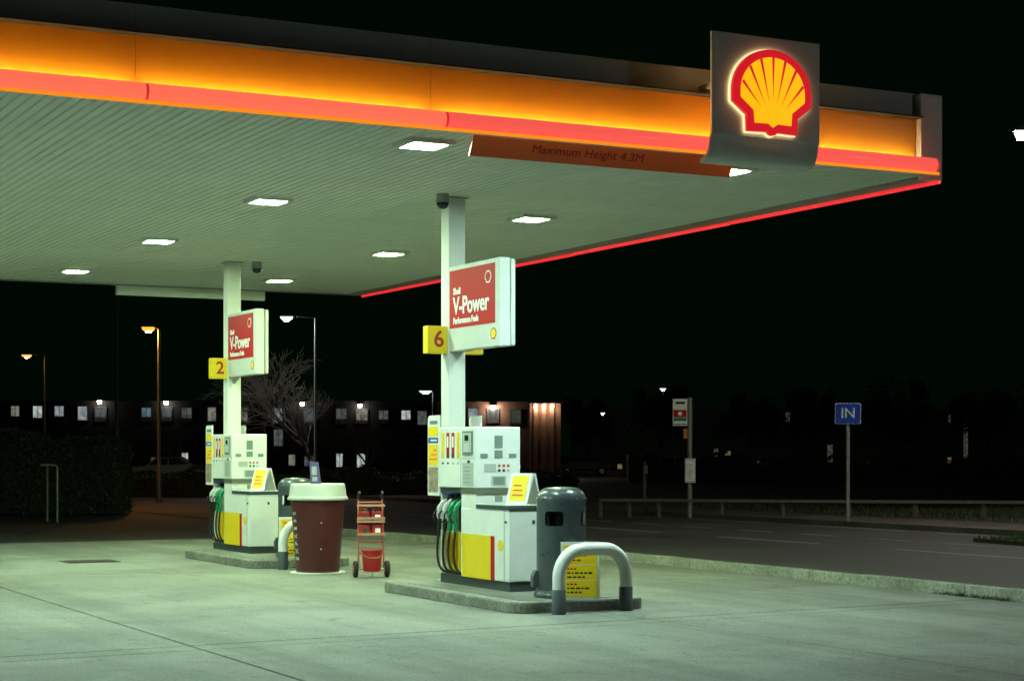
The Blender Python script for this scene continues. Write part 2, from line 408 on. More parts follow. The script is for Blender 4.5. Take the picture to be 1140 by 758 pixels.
# ------------------------------------------------------------------ canopy lamps
def lens_mat(name, col, k): return mat(name, (.8, .8, .8), emit=col, strength=LAMP * k)
lens_mat('lens_cool', (.67, 1.0, .86), 1.15); lens_mat('lens_green', (.72, 1.0, .46), .95); lens_mat('lens_mid', (.68, 1.0, .64), .95)
LN = {(7.06, 0): 'brightest square canopy lamp in the front row near the height board', (10.45, 0): 'square canopy lamp half hidden by the right end of the height board',
      (7.06, 1): 'square canopy lamp second from the front in the left row', (10.45, 1): 'greenish square canopy lamp just right of the near pillar',
      (7.06, 2): 'square canopy lamp third from the front in the left row', (10.45, 2): 'square canopy lamp between the two pillar tops',
      (7.06, 3): 'rearmost square canopy lamp at the far left', (10.45, 3): 'rearmost square canopy lamp right of the far pillar'}
fr = MB()
for a0, a1, b0, b1 in ((-.225, .225, -.225, -.17), (-.225, .225, .17, .225), (-.225, -.17, -.17, .17), (.17, .225, -.17, .17)): fr.box(a0, a1, b0, b1, -.042, .03)
frm = fr.mesh('frame', 'white_paint'); tray = MB().box(-.169, .169, -.169, .169, .02, .029).mesh('tray', 'bin_hole')
gap_shade = MB().prism([(-.03, 0), (.03, 0), (0, -.035)], 'x', -.02, .02).xf(Matrix.Translation((0, .255, .006))).mesh('rib_gap_shade', 'bin_hole')  # solid black wedges stand in for the shade inside cut rib ends
for uu in (-2.0, 1.5, 7.06, 10.45):
    for k, vv_ in enumerate((15.42, 19.68, 24.05, 28.6)):
        lm = 'lens_cool' if k == 0 else ('lens_green' if uu == 10.45 else 'lens_mid')
        t = thing('canopy_lamp', (uu, vv_, CH), LN.get((uu, k), 'square canopy lamp beyond the left edge of the picture'), 'light', 'square lamps set in the canopy soffit')
        link('frame', frm, t); link('tray', tray, t)
        for gx in (.06, .17): link('rib_gap_shade', gap_shade, t, (gx, 0, 0))
        MB().prism([(-.15, .018), (.15, .018), (.14, -.04), (-.14, -.04)], 'y', -.13, .13).build('lens', lm, t)

# ------------------------------------------------------------------ pillars, signs on pillars
PU = 8.9
def pillar(v, lab):
    t = thing('pillar', (PU, v, 0), lab, 'pillar', 'canopy pillars')
    MB().box(-.105, .105, -.105, .105, .1, CH + .01).build('shaft', 'pillar', t, bevel=.012)
    MB().box(-.16, .16, -.16, .16, .1, .125).build('base_plate', 'trim_grey', t)
    MB().box(-.14, .14, -.14, .14, CH - .012, CH - .004).build('collar', 'trim_grey', t)
    return t
PN, PF = 18.65, 26.42
pillar(PN, 'white square pillar behind the nearer pump carrying the number 6'); pillar(PF, 'white square pillar behind the farther pump carrying the number 2')

def power_sign(v, lab):
    t = thing('advert_sign', (PU - .105, v - .105, 2.70), lab, 'sign', 'red and white adverts fixed to the pillars')
    L = 1.26; H = .95
    MB().box(0, .135, -L, -.005, 0, H).build('cabinet', 'sign_white', t, bevel=.012)
    MB().box(.145, .205, -L + .02, -.005, .01, H - .01).build('rear_cabinet', 'sign_white', t, bevel=.012)
    MB().box(.1352, .1448, -L + .03, -.02, .03, H - .03).build('seam', 'plinth', t)
    ps = MB().box(-.004, -.0005, -L + .10, -.03, .255, .90).build('red_poster', 'red_print', t)
    text('lettering', 'V-Power', .27, 'text_white', ps, (-.0065, -.13, .49), LEFT, bold=.005, sx=.92)
    text('lettering', 'Shell', .10, 'text_white', ps, (-.0065, -.13, .66), LEFT, bold=.003)
    text('lettering', 'Performance Fuels', .098, 'text_white', ps, (-.0065, -.13, .33), LEFT, bold=.003, sx=.86)
    mini_emblem(ps, (-.005, -1.0, .76), .15, LEFT, 'text_white', 'red_print')
    mini_emblem(t, (-.001, -1.12, .14), .14, LEFT)
    return t
power_sign(PN, 'red and white fuel advert on the nearer pillar above pump 6')
power_sign(PF, 'red and white fuel advert on the farther pillar above pump 2')

def number_sign(v, side, num, lab):
    x0 = PU - .105 - .245 if side < 0 else PU + .105
    t = thing('number_sign', (x0, v - .07, 2.68), lab, 'sign', 'yellow pump number signs')
    MB().box(0, .245, 0, .13, 0, .31).build('box', 'yellow_panel', t, bevel=.008)
    text('numeral', num, .26, 'text_red', t, (.137, -.003, .155), FRONT, bold=.004, align='CENTER')
number_sign(PN, -1, '6', 'yellow box sign with red number 6 on nearer pillar'); number_sign(PF, -1, '2', 'yellow box sign with red number 2 on farther pillar')
number_sign(PN, 1, '5', 'yellow box sign peeping out below the nearer red advert')
for x, y, lab in ((PU - .25, PN - .25, 'dome security camera under soffit left of the nearer pillar'), (PU + .32, PF - .2, 'dome security camera under soffit right of the farther pillar')):
    t = thing('dome_camera', (x, y, CH), lab, 'camera', 'dome cameras under the canopy')
    MB().lathe([(.07, 0), (.07, -.06), (.075, -.065), (.075, -.10)], 20).build('housing', 'trim_grey', t)
    MB().lathe([(.068, -.10), (.066, -.125), (.05, -.155), (.02, -.17)], 20).build('dome', 'dark_glass', t)

# ------------------------------------------------------------------ fuel islands
def island(u0, u1, v0, v1, lab):
    t = thing('fuel_island', ((u0 + u1) / 2, (v0 + v1) / 2, 0), lab, 'island', 'raised concrete pump islands')
    a, b = (u1 - u0) / 2, (v1 - v0) / 2
    MB().prism(rrect(-a, a, -b, b, .22, 6), 'z', -.01, .115).build('kerb_ring', 'kerb_concrete', t, bevel=.02)
    MB().prism(rrect(-a + .13, a - .13, -b + .13, b - .13, .12, 5), 'z', .1, .121).build('top_slab', 'concrete', t, bevel=.004)
island(8.12, 9.62, 15.58, 18.98, 'raised concrete island with worn rounded edge carrying the nearer pump 6')
island(8.15, 9.62, 23.35, 26.55, 'raised concrete island with worn rounded edge carrying the farther pump 2')

# ------------------------------------------------------------------ fuel pump
def make_pump(loc, label):
    t = thing('fuel_pump', loc, label, 'fuel pump', 'fuel pumps under the canopy')
    X = .27
    MB().box(-X + .015, X - .015, .015, 1.70, 0, .10).build('plinth', 'plinth', t)
    lo = MB().box(-X, X, 0, 1.15, .10, .845).build('lower_cabinet', 'white_paint', t, bevel=.012)
    MB().box(-.012, X - .001, 1.152, 1.71, .10, 1.0).build('rear_core', 'white_dirty', t)
    MB().box(-X - .004, -X - .0005, .10, .116, .101, .845).build('door_seam', 'button_grey', lo)
    MB().box(-X - .006, -X - .0005, .42, 1.11, .10, .565).build('yellow_panel', 'yellow_panel', lo)
    MB().box(-X - .006, -X - .0005, .335, .415, .10, .565).build('red_stripe', 'red_print', lo)
    mini_emblem(lo, (-X - .001, .19, .47), .13, LEFT, 'yellow_panel', 'yellow_print')
    MB().box(-X - .01, X + .01, -.01, .765, .846, .89).build('counter_top', 'bin_grey', t, bevel=.006)
    MB().box(-X - .006, X + .006, -.006, .76, .891, .90).build('counter_sheet', 'white_paint', t)
    for k in range(2): MB().box(-.0, .03, -.004, 0, .70, .74).build('lock', 'plinth', lo) if k == 0 else MB().tube([(-X - .002, .06, .72), (-X - .02, .06, .72)], .012, 8).build('lock', 'plinth', lo)
    # neck and head
    MB().box(-X + .004, X - .004, .782, 1.148, .80, 1.0).build('neck', 'white_dirty', t, bevel=.006)
    MB().box(-X - .003, X + .003, .775, 1.15, 1.0, 1.055).build('band', 'olive_band', t)
    MB().box(-X + .02, X - .002, 1.152, 1.71, 1.0, 1.055).build('canopy_sill', 'recess', t)
    hd = MB().box(-X, X, .78, 1.71, 1.057, 1.72).build('head', 'white_paint', t, bevel=.012)
    MB().box(-X - .003, -X - .0005, 1.146, 1.154, 1.06, 1.715).build('seam', 'button_grey', hd)
    MB().box(-X - .003, -X - .0005, .79, 1.146, 1.378, 1.386).build('seam', 'button_grey', hd)
    # side display with frame
    fr = MB().box(-X - .012, -X - .0005, .85, 1.09, 1.42, 1.675).build('display_frame', 'screen_grey', hd)
    MB().box(-X - .016, -X - .0125, .87, 1.07, 1.445, 1.655).build('display_panel', 'button_grey', fr)
    MB().box(-X - .019, -X - .0165, .93, 1.02, 1.57, 1.63).build('screen', 'dark_glass', fr)
    for i in range(4):
        for j in range(3): MB().box(-X - .019, -X - .0165, .92 + j * .04, .945 + j * .04, 1.455 + i * .022, 1.47 + i * .022).build('key', 'white_paint', fr)
    MB().tube([(-X - .001, .94, 1.345), (-X - .02, .94, 1.345)], .016, 10).build('lock', 'plinth', hd)
    pad = MB().box(-X - .006, -X - .0005, .84, 1.10, 1.09, 1.33).build('lower_panel', 'button_grey', hd)
    for i in range(5): MB().box(-X - .008, -X - .0065, .90, 1.06, 1.12 + i * .04, 1.125 + i * .04).build('printed_line', 'screen_grey', pad)
    # grade labels and buttons of the nozzle column
    for y, m_ in ((1.215, 'yellow_print'), (1.345, 'red_print'), (1.475, 'red_print'), (1.605, 'yellow_print')):
        lb = MB().box(-X - .004, -X - .0005, y - .035, y + .035, 1.38, 1.66).build('grade_label', m_, hd)
        MB().box(-X - .0055, -X - .0042, y - .018, y + .018, 1.50, 1.62).build('label_patch', 'text_white' if m_ == 'red_print' else 'yellow_panel', lb)
        MB().box(-X - .0055, -X - .0042, y - .03, y + .03, 1.39, 1.44).build('label_foot', 'plinth' if m_ == 'red_print' else 'yellow_panel', lb)
    for y in (1.215, 1.345, 1.475, 1.605):
        MB().box(-X - .005, -X - .0005, y - .02, y + .02, 1.315, 1.335).build('button', 'plinth' if y > 1.4 else 'button_grey', hd)
    # front face
    for x0, x1, z0, z1, m_ in ((-.045, .05, 1.49, 1.625, 'screen_grey'), (-.045, .05, 1.385, 1.465, 'screen_grey'), (-.215, -.13, 1.385, 1.43, 'screen_grey'), (.13, .215, 1.385, 1.43, 'screen_grey'), (-.17, -.03, 1.235, 1.32, 'button_grey'), (-.085, .095, 1.025 + .06, 1.19, 'button_grey'), (-.06, .075, 1.03 + .065, 1.18, 'screen_grey')):
        MB().box(x0, x1, .780 - (.006 if m_ == 'screen_grey' else .004), .7796, z0, z1).build('display', m_, hd)
    for i in range(3):
        for j in range(2):
            MB().tube([(.01 + i * .055, .7795, 1.25 + j * .05), (.01 + i * .055, .774, 1.25 + j * .05)], .017, 10).build('hazard_mark', 'plinth' if (i < 2 and j == 0) else ('truck_red' if j else 'button_grey'), hd)
    MB().box(-X - .001, X + .001, .768, .7745, 1.0, 1.0545).build('front_band', 'olive_band', t)
    MB().box(-.04, .05, .778, .7815, .915, .975).build('display', 'screen_grey', t)
    # nozzle recess
    MB().box(-.012 - .02, -.0125, 1.155, 1.70, .10, 1.0).build('recess_back', 'recess', t)
    MB().box(-X + .02, -.033, 1.69, 1.705, .10, 1.0).build('recess_side', 'white_dirty', t)
    for y in (1.29, 1.42, 1.55): MB().box(-X + .04, -.033, y - .006, y + .006, .12, .55).build('divider', 'yellow_panel', t)
    MB().box(-.045, -.0335, 1.16, 1.69, .12, .56).build('hose_panel', 'yellow_panel', t)
    for i, y in enumerate((1.215, 1.355, 1.495, 1.635)):
        c = 'nozzle_green' if i < 2 else 'nozzle_grey'
        nz = MB().tube([(-.30, y, .70), (-.315, y, .76), (-.30, y, .83), (-.255, y, .885), (-.21, y, .92)], [.018, .024, .031, .028, .016], 10).build('nozzle', c, t)
        MB().tube([(-.22, y, .91), (-.17, y, .95), (-.10, y, .955), (-.06, y, .93)], [.016, .014, .013, .012], 8).build('spout', 'metal', nz)
        MB().tube([(-.335, y, .80), (-.375, y, .76), (-.365, y, .69), (-.32, y, .675)], .009, 6).build('guard', 'rubber', nz)
        MB().tube([(-.30, y, .71), (-.302, y, .60), (-.304, y, .575)], [.024, .026, .016], 10).build('sleeve', c if i < 2 else 'rubber', nz)
        e = y - .10
        pts = []
        P0, P1, P2, P3 = Vector((-.305, y, .58)), Vector((-.36, y + .05, .12)), Vector((-.30, y - .10, .03)), Vector((-.07, e - .04, .20))
        for q in range(13):
            u_ = q / 12; pts.append(P0 * (1 - u_) ** 3 + P1 * 3 * u_ * (1 - u_) ** 2 + P2 * 3 * u_ * u_ * (1 - u_) + P3 * u_ ** 3)
        MB().tube(pts, .0145, 8).build('hose', 'rubber', nz)
        MB().box(-.17, -.034, y - .045, y + .045, .86, .995).build('holster', 'rubber', t, bevel=.012)
    MB().prism([(1.30, .985), (1.70, .985), (1.70, 1.0), (1.55, 1.0)], 'x', -X + .021, -X + .03).build('blue_tag', 'blue_print', t)
    # poster wings either side of the pillar
    for sx in (-1, 1):
        x0 = -X if sx < 0 else X - .02
        poly = [(1.715, .96), (2.01, .96)] + arc(1.95, 1.80, .06, 0, 90, 5) + [(1.715, 1.86)]
        wg = MB().prism(poly, 'x', x0, x0 + .02).build('poster_wing', 'white_paint', t)
        if sx < 0:
            for z0, z1, m_ in ((1.63, 1.73, 'yellow_print'), (1.55, 1.61, 'blue_print'), (1.30, 1.53, 'yellow_print'), (1.0, 1.28, 'photo_print')):
                MB().box(x0 - .003, x0 - .0005, 1.735, 1.99, z0, z1).build('poster_print', m_, wg)
            for i in range(3): MB().box(x0 - .005, x0 - .0035, 1.76, 1.96 - .05 * i, 1.36 + .05 * i, 1.38 + .05 * i).build('print_line', 'board_orange', wg)
            MB().box(x0 - .003, x0 - .0005, 1.75, 1.95, 1.76, 1.80).build('print_line', 'screen_grey', wg)
            MB().box(x0 - .005, x0 - .0035, 1.76, 1.93, 1.57, 1.59).build('print_line', 'text_white', wg)
    return t
pump = make_pump((PU - .01, 16.72, .121), 'white and yellow fuel pump on the nearer island, number 6')
copy_tree(pump, None, 'white and yellow fuel pump on the farther island, number 2', (PU - .01, 24.82, .121))

# tent cards on the low cabinets
def tent(loc, lab):
    t = thing('tent_card', loc, lab, 'card', 'tent cards on the pumps', rz=R(-66))
    MB().prism([(-.13, 0), (-.125, 0), (.0, .30), (.125, 0), (.13, 0), (.03, .325), (-.03, .325)], 'x', -.14, .14).build('card', 'white_paint', t)
    MB().add([(-.105, -.117, .03), (.105, -.117, .03), (.105, -.035, .295), (-.105, -.035, .295)], [(0, 1, 2, 3)]).build('yellow_print', 'yellow_print', t, loc=(0, -.006, .004))
    for k in range(3): 
        z = .09 + k * .05; y = -.117 + (z - .03) * .082 / .265 - .0095
        MB().box(-.07, .07 - .02 * k, y, y + .002, z, z + .016).build('print_line', 'board_orange', t)
tent((8.90, 16.93, 1.021), 'white tent card with yellow print on the nearer pump'); tent((8.90, 25.03, 1.021), 'white tent card with yellow print on the farther pump')

# ------------------------------------------------------------------ litter bins
def make_bin(loc, lab):
    t = thing('litter_bin', loc, lab, 'bin', 'grey litter bins on the islands', rz=0)
    n = 120; zs = [.06, .3, .55, .715, .73, .845, .86, .90]; m = MB()
    # openings face four ways
    vs = []; fs = []; r = .248
    for z in zs: vs += [(r * math.cos(2 * math.pi * k / n), r * math.sin(2 * math.pi * k / n), z) for k in range(n)]
    for i in range(len(zs) - 1):
        for k in range(n):
            a = (360 * (k + .5) / n - (243 - 20)) % 90; a = min(a, 90 - a)
            if i in (4,) and a < 23 or i in (3, 5) and a < 20.5: continue
            fs.append((i * n + k, i * n + (k + 1) % n, (i + 1) * n + (k + 1) % n, (i + 1) * n + k))
    m.add(vs, fs, True)
    m.lathe([(r, .90)] + [(r - .13 + .13 * math.cos(R(q)), .965 + .13 * math.sin(R(q))) for q in range(0, 90, 10)] + [(.05, 1.10), (.005, 1.101)], n)
    m.build('body', 'bin_grey', t)
    MB().lathe([(.14, .1), (.14, .9)], 32).build('liner', 'bin_hole', t)
    MB().lathe([(.275, 0), (.275, .045), (.25, .075)], 40).build('foot', 'bin_grey', t)
    for k in range(8):
        a = R(45 * k + 10); MB().tube([(.22 * math.cos(a), .22 * math.sin(a), .985), (.254 * math.cos(a), .254 * math.sin(a), .985)], .008, 8).build('rivet', 'metal', t)
    a = R(243 - 78); MB().prism([(-.05, .0), (.05, 0), (.05, .11), (.02, .17), (-.03, .17), (-.05, .13)], 'y', -.055, .055).build('side_pocket', 'sleeve', t, (.255 * math.cos(a), .255 * math.sin(a), .10), (0, 0, a), .01)
    return t
b1 = make_bin((8.81, 15.95, .121), 'grey round-topped litter bin on the near end of the nearer island')
copy_tree(b1, None, 'grey round-topped litter bin behind the large maroon cup', (8.96, 23.85, .121))
def poster(loc, rz, lab):
    t = thing('poster_board', loc, lab, 'poster', 'yellow posters leaning on the bins', rz=rz)
    MB().box(-.19, .19, 0, .012, 0, .565).build('frame', 'white_paint', t, bevel=.003)
    MB().box(-.165, .165, -.003, -.0005, .025, .53).build('print', 'yellow_print', t)
    text('lettering', 'Shell V-Power', .05, 'red_print', t, (-.13, -.0045, .485), FRONT)
    for z, w_, m_ in ((.42, .20, 'red_print'), (.375, .14, 'red_print'), (.29, .08, 'red_print'), (.25, .22, 'text_black'), (.21, .16, 'text_black'), (.14, .08, 'red_print'), (.10, .22, 'text_black'), (.06, .12, 'text_black')):
        x = -.13
        while x < -.13 + w_:
            l = random.uniform(.018, .045); MB().box(x, x + l, -.0045, -.0032, z, z + .017).build('printed_word', m_, t); x += l + .012
    for z in (.335, .185): MB().box(-.165, .165, -.0042, -.0032, z, z + .004).build('rule', 'text_white', t)
    t.rotation_euler = (R(-5), 0, rz)
poster((8.81, 15.56, .122), R(-24), 'yellow poster with white frame leaning on the nearer litter bin')
poster((8.78, 23.50, .122), R(-20), 'yellow poster leaning on the litter bin behind the maroon cup')

# ------------------------------------------------------------------ hoop barriers
def hoop(p, q, lab):
    p, q = Vector(p), Vector(q); d = q - p; L = d.length; rz = math.atan2(d.y, d.x)
    t = thing('hoop_barrier', tuple(p), lab, 'barrier', 'white hoop barriers at the island ends', rz)
    h = .62; r = .27
    path = [(0, 0, .2), (0, 0, h - r)] + [(x, 0, z) for x, z in arc(r, h - r, r, 180, 90, 9)[1:]] + [(x, 0, z) for x, z in arc(L - r, h - r, r, 90, 0, 9)] + [(L, 0, .2)]
    MB().tube(path, .063, 18).build('hoop', 'barrier_white', t)
    for x in (0, L): MB().tube([(x, 0, -.01), (x, 0, .235), (x, 0, .24)], [.069, .069, .064], 18).build('sleeve', 'sleeve', t)
hoop((8.48, 15.40, 0), (9.28, 15.48, 0), 'white hoop barrier with dark sleeves in front of the nearer litter bin')
hoop((8.50, 23.12, 0), (9.28, 23.20, 0), 'white hoop barrier partly hidden behind the giant maroon cup')

# ------------------------------------------------------------------ giant cup
cup = thing('giant_cup', (8.68, 22.30, 0), 'giant maroon paper-cup display with white lid beside the far island', 'cup')
MB().lathe([(.36, 0), (.36, .012)], 40).build('base_plate', 'white_dirty', cup)
MB().lathe([(.280, .012), (.283, .03), (.355, .95)], 56).build('body', 'cup_maroon', cup)
MB().lathe([(.350, .945), (.392, .95), (.396, .965), (.392, .985), (.378, .995), (.374, 1.01), (.36, 1.12), (.352, 1.155), (.34, 1.163), (.325, 1.150), (.02, 1.145)], 56).build('lid', 'cup_lid', cup)
th0 = math.atan2(-FC, -FS)                                  # towards the viewer's side of the forecourt
lean = math.atan2(.072, .92)
for i, ch in enumerate('EXPRESS'):
    z = .19 + i * .098; r = .283 + (z - .03) * .0783 + .0015; a = th0 - R(55)
    M = Matrix.Rotation(a, 4, 'Z') @ Matrix.Translation((r, 0, z)) @ Matrix.Rotation(lean, 4, 'Y') @ Matrix(((0, 0, 1, 0), (1, 0, 0, 0), (0, 1, 0, 0), (0, 0, 0, 1))) @ Matrix.Rotation(R(90), 4, 'Z')
    o = text('letter', ch, .09, 'button_grey', cup, (0, 0, 0), (0, 0, 0), bold=.002, align='CENTER', depth=.003)
    o.matrix_local = M
for z in (.32, .66):
    r = .283 + (z - .03) * .0783; a = th0 + R(14)
    MB().tube([(r * math.cos(a) * .99, r * math.sin(a) * .99, z), ((r + .006) * math.cos(a), (r + .006) * math.sin(a), z)], .009, 8).build('rivet', 'text_white', cup)
lf = thing('leaflet', (8.58, 22.10, 1.147), 'small purple leaflet standing upright on the giant cup lid', 'leaflet', rz=R(-30))
MB().prism([(-.075, 0), (.065, .0), (.03, .295), (-.085, .31)], 'y', 0, .006).build('card', 'purple', lf)
for z, h_ in ((.05, .055), (.13, .11)):
    MB().box(-.045 - z * .1, .02 - z * .1, -.003, -.0005, z, z + h_).build('print', 'button_grey', lf)

# ------------------------------------------------------------------ sack truck with red cans
tx, ty = 8.93, 21.10
tr = thing('hand_truck', (tx, ty, 0), 'small red hand truck on two wheels standing beyond the nearer island', 'hand truck', rz=-HEAD * .55)
for sx in (-1, 1):
    MB().tube([(sx * .16, .02, .12), (sx * .155, .06, .6), (sx * .15, .10, 1.0)], .012, 8).build('rail', 'truck_red', tr)
    MB().tube([(sx * .15, .10, .98), (sx * .148, .085, 1.03), (sx * .146, .03, 1.07)], .018, 10).build('grip', 'rubber', tr)
    wh = MB().tube([(sx * .20 - .028, 0, .105), (sx * .20 - .02, 0, .105), (sx * .20 + .02, 0, .105), (sx * .20 + .028, 0, .105)], [.085, .104, .104, .085], 24).build('wheel', 'tyre', tr)
    MB().tube([(sx * .20 - .031, 0, .105), (sx * .20 + .031, 0, .105)], .05, 16).build('hub', 'truck_red', wh)
MB().tube([(-.21, 0, .105), (.21, 0, .105)], .01, 8).build('axle', 'metal', tr)
for z in (.30, .44, .94): MB().tube([(-.155, .02 + z * .08, z), (.155, .02 + z * .08, z)], .009, 8).build('crossbar', 'truck_red', tr)
for z in (.54, .70, .74, .90): MB().box(-.185, .165, -.06, -.035, z - .012, z + .018).build('slat', 'shelf_pale', tr)
for z in (.53, .70): MB().box(-.17, .16, -.034, .12, z - .012, z).build('shelf', 'truck_red', tr)
MB().box(-.13, .13, -.14, .05, .075, .083).build('toe_plate', 'truck_red', tr)
MB().tube([(0, -.12, .075), (0, -.12, 0)], .008, 6).build('foot', 'metal', tr)
M = Matrix.Translation((tx, ty, 0)) @ Matrix.Rotation(-HEAD * .55, 4, 'Z')
for x, z, lab in ((-.085, .532, 'red canister at the lower left of the hand truck shelves'), (.075, .532, 'red canister at the lower right of the hand truck shelves'), (-.085, .702, 'red canister at the upper left of the hand truck shelves'), (.075, .702, 'red canister at the upper right of the hand truck shelves')):
    p = M @ Vector((x, .03, z))
    c = thing('canister', tuple(p), lab, 'canister', 'red canisters on the hand truck', -HEAD * .55)
    MB().prism(rrect(-.07, .07, -.06, .06, .03), 'z', 0, .125).build('body', 'can_red', c, bevel=.012)
    MB().tube([(-.045, 0, .125), (-.04, 0, .155), (.03, 0, .155), (.035, 0, .125)], .009, 6).build('handle', 'can_red', c)
    MB().tube([(.05, -.02, .12), (.05, -.02, .15)], .016, 10).build('cap', 'rubber', c)
    MB().box(-.03, .035, -.0632, -.0605, .03, .085).build('sticker', 'text_white' if x > 0 else 'plinth', c)
p = M @ Vector((0, -.06, .084))
bk = thing('bucket', tuple(p), 'red bucket on the toe plate of the hand truck', 'bucket', None, -HEAD * .55)
MB().lathe([(.105, 0), (.108, .01), (.132, .255)], 28).build('pail', 'can_red', bk)
MB().lathe([(.131, .245), (.141, .25), (.141, .265), (.131, .27)], 28).build('rim', 'can_red', bk)
MB().tube([(-.137, 0, .25), (-.12, -.06, .20), (-.05, -.135, .17), (.05, -.135, .17), (.12, -.06, .20), (.137, 0, .25)], .005, 6).build('handle', 'shelf_pale', bk)

# ------------------------------------------------------------------ far side of the road: signs, posts, rail
p = on_ground(944, 582, .06)
t = thing('road_sign', p, 'blue rectangular road sign reading IN on a thin grey post', 'sign', rz=-HEAD * 1.3)
MB().tube([(0, .03, -.06), (0, .03, 2.55)], .042, 12).build('post', 'pole_grey', t)
MB().prism(rrect(-.275, .275, 2.13, 2.58, .04), 'y', -.03, -.012).build('border', 'button_grey', t)
fc = MB().prism(rrect(-.262, .262, 2.143, 2.567, .033), 'y', -.034, -.0305).build('face', 'blue_print', t)
text('lettering', 'IN', .31, 'button_grey', fc, (0, -.0365, 2.355), FRONT, bold=.004, align='CENTER')
p = on_ground(768, 573, .06); z_ = 46
t = thing('bus_stop', p, 'grey bus stop pole with white flag plate and timetable case', 'bus stop', rz=-HEAD)
MB().tube([(0, 0, -.06), (0, 0, 2.86)], .06, 12).build('pole', 'pole_grey', t)
fl = MB().box(-.42, -.062, -.02, .02, 2.17, 2.83).build('flag', 'white_dirty', t, bevel=.01)
MB().box(-.40, -.08, -.0235, -.0205, 2.38, 2.56).build('red_band', 'red_print', fl); MB().box(-.40, -.08, -.0235, -.0205, 2.29, 2.372).build('green_band', 'nozzle_green', fl)
MB().box(-.35, -.12, -.0235, -.0205, 2.70, 2.76).build('printed_word', 'text_black', fl); MB().tube([(-.24, -.0235, 2.47), (-.24, -.026, 2.47)], .05, 14).build('roundel', 'text_white', fl)
MB().box(-.40, -.08, -.0235, -.0205, 2.20, 2.22).build('printed_line', 'text_black', fl)
ca = MB().box(-.13, .13, -.10, -.06, .78, 1.38).build('timetable_case', 'button_grey', t, bevel=.012)
MB().box(-.105, .105, -.1035, -.1005, .84, 1.33).build('timetable', 'white_dirty', ca)
for k in range(7): MB().box(-.085, .07 - .02 * (k % 3), -.1055, -.104, .88 + k * .055, .895 + k * .055).build('printed_line', 'screen_grey', ca)
MB().box(-.16, -.062, -.05, .05, 1.86, 2.10).build('bin_pouch', 'orange_plastic', t, bevel=.01)
p = on_ground(718, 571, .06)
t = thing('marker_post', p, 'slim grey post standing on the verge left of the bus stop', 'post')
MB().tube([(0, 0, -.06), (0, 0, 1.27), (0, 0, 1.29)], [.05, .05, .04], 10).build('shaft', 'rail_wood', t)
MB().box(-.052, .052, -.055, -.05, 1.0, 1.2).build('plate', 'button_grey', t)
# low wooden knee rail
rl = thing('knee_rail', on_ground(668, 573, .06), 'low wooden knee rail along the far verge', 'fence')
o0 = Vector(rl.location); pts = [Vector(on_ground(x, y, .06)) - o0 for x, y in ((668, 573), (700, 573), (733, 573.3), (803, 574), (871, 574.5), (945, 575), (1019, 575.5), (1095, 576), (1180, 576.5))]
for i, q in enumerate(pts):
    MB().box(q.x - .045, q.x + .045, q.y - .045, q.y + .045, -.06, .40).build('rail_post', 'rail_wood', rl)
    if i: 
        a, b = pts[i - 1], q; n = Vector((-(b - a).y, (b - a).x, 0)).normalized() * .05
        MB().add([tuple(k + Vector((0, 0, zz))) for zz in (.33, .40) for k in (a - n * 2.1, b - n * 2.1, b - n * .95, a - n * .95)], [(0, 1, 2, 3), (7, 6, 5, 4), (0, 4, 5, 1), (1, 5, 6, 2), (2, 6, 7, 3), (3, 7, 4, 0)]).build('rail', 'rail_wood', rl)
# small yellow marker lying in the road by the kerb
p = on_ground(775, 631)
rm = thing('road_stud_plate', (p[0], p[1], -.012), 'small yellow plate lying on the asphalt beyond the kerb', 'plate', rz=HEAD)
MB().prism([(-.16, -.05), (.16, -.05), (.14, .05), (-.14, .05)], 'z', 0, .02).build('plate', 'marker', rm)

# ------------------------------------------------------------------ street lamps
def lamp(px, py, z, arm, m_, lab, pole='pole_grey', head=(.55, .22), polepx=None):
    h = hgt(py, z); x, y = far(polepx if polepx is not None else px, z)
    t = thing('street_lamp', (x, y, 0), lab, 'street lamp', 'street lamps', rz=-HEAD)
    r0 = .06 + h * .004
    MB().tube([(0, 0, -.03), (0, 0, 1.2), (0, 0, 1.25), (0, 0, h)], [r0, r0, r0 * .7, r0 * .5], 10).build('column', pole, t)
    if abs(arm) > .05: MB().tube([(0, 0, h - .02), (arm * .5, 0, h + .06), (arm * .8, 0, h + .06)], .02, 8).build('arm', 'dark_pole', t)
    hx = arm; a, b = head
    MB().prism([(hx - a / 2, h + .05), (hx + a / 2, h + .05), (hx + a * .35, h + .14), (hx - a * .35, h + .14)], 'y', -b / 2, b / 2).build('housing', pole, t)
    MB().prism([(hx - a * .42, h + .049), (hx + a * .42, h + .049), (hx + a * .36, h - .04), (hx + a * .2, h - .085), (hx - a * .2, h - .085), (hx - a * .36, h - .04)], 'y', -b * .45, b * .45).build('lens', m_ + '_bowl', t)
    q = 2 if m_ == 'led_road' else 1
    MB().box(hx - a * .15 * q, hx + a * .15 * q, -b * .2 * q, b * .2 * q, h - .115, h - .086).build('bulb', m_, t)
    return t
lamp(30, 396, 100, -1.0, 'sodium_dim', 'orange street lamp at the far left edge above the hedge', head=(.6, .3), polepx=50)
lamp(165, 366, 58, -.34, 'sodium', 'bright orange street lamp with starry glow left of the far pillar', head=(.46, .26), polepx=177)
lamp(320, 354, 76, -1.2, 'led', 'white street lamp above the bare tree', head=(.6, .25), polepx=351)
lamp(474, 436, 110, -.45, 'led_far', 'small white street lamp left of the near pillar', pole='dark_pole', head=(.9, .35), polepx=482)
lamp(738, 433, 150, 0, 'led_far', 'small white lamp above and left of the bus stop flag', pole='dark_pole', head=(.6, .3))
lamp(671, 460, 170, 0, 'led_far', 'tiny white lamp between the litter bin and the bus stop', pole='dark_pole', head=(.5, .3))
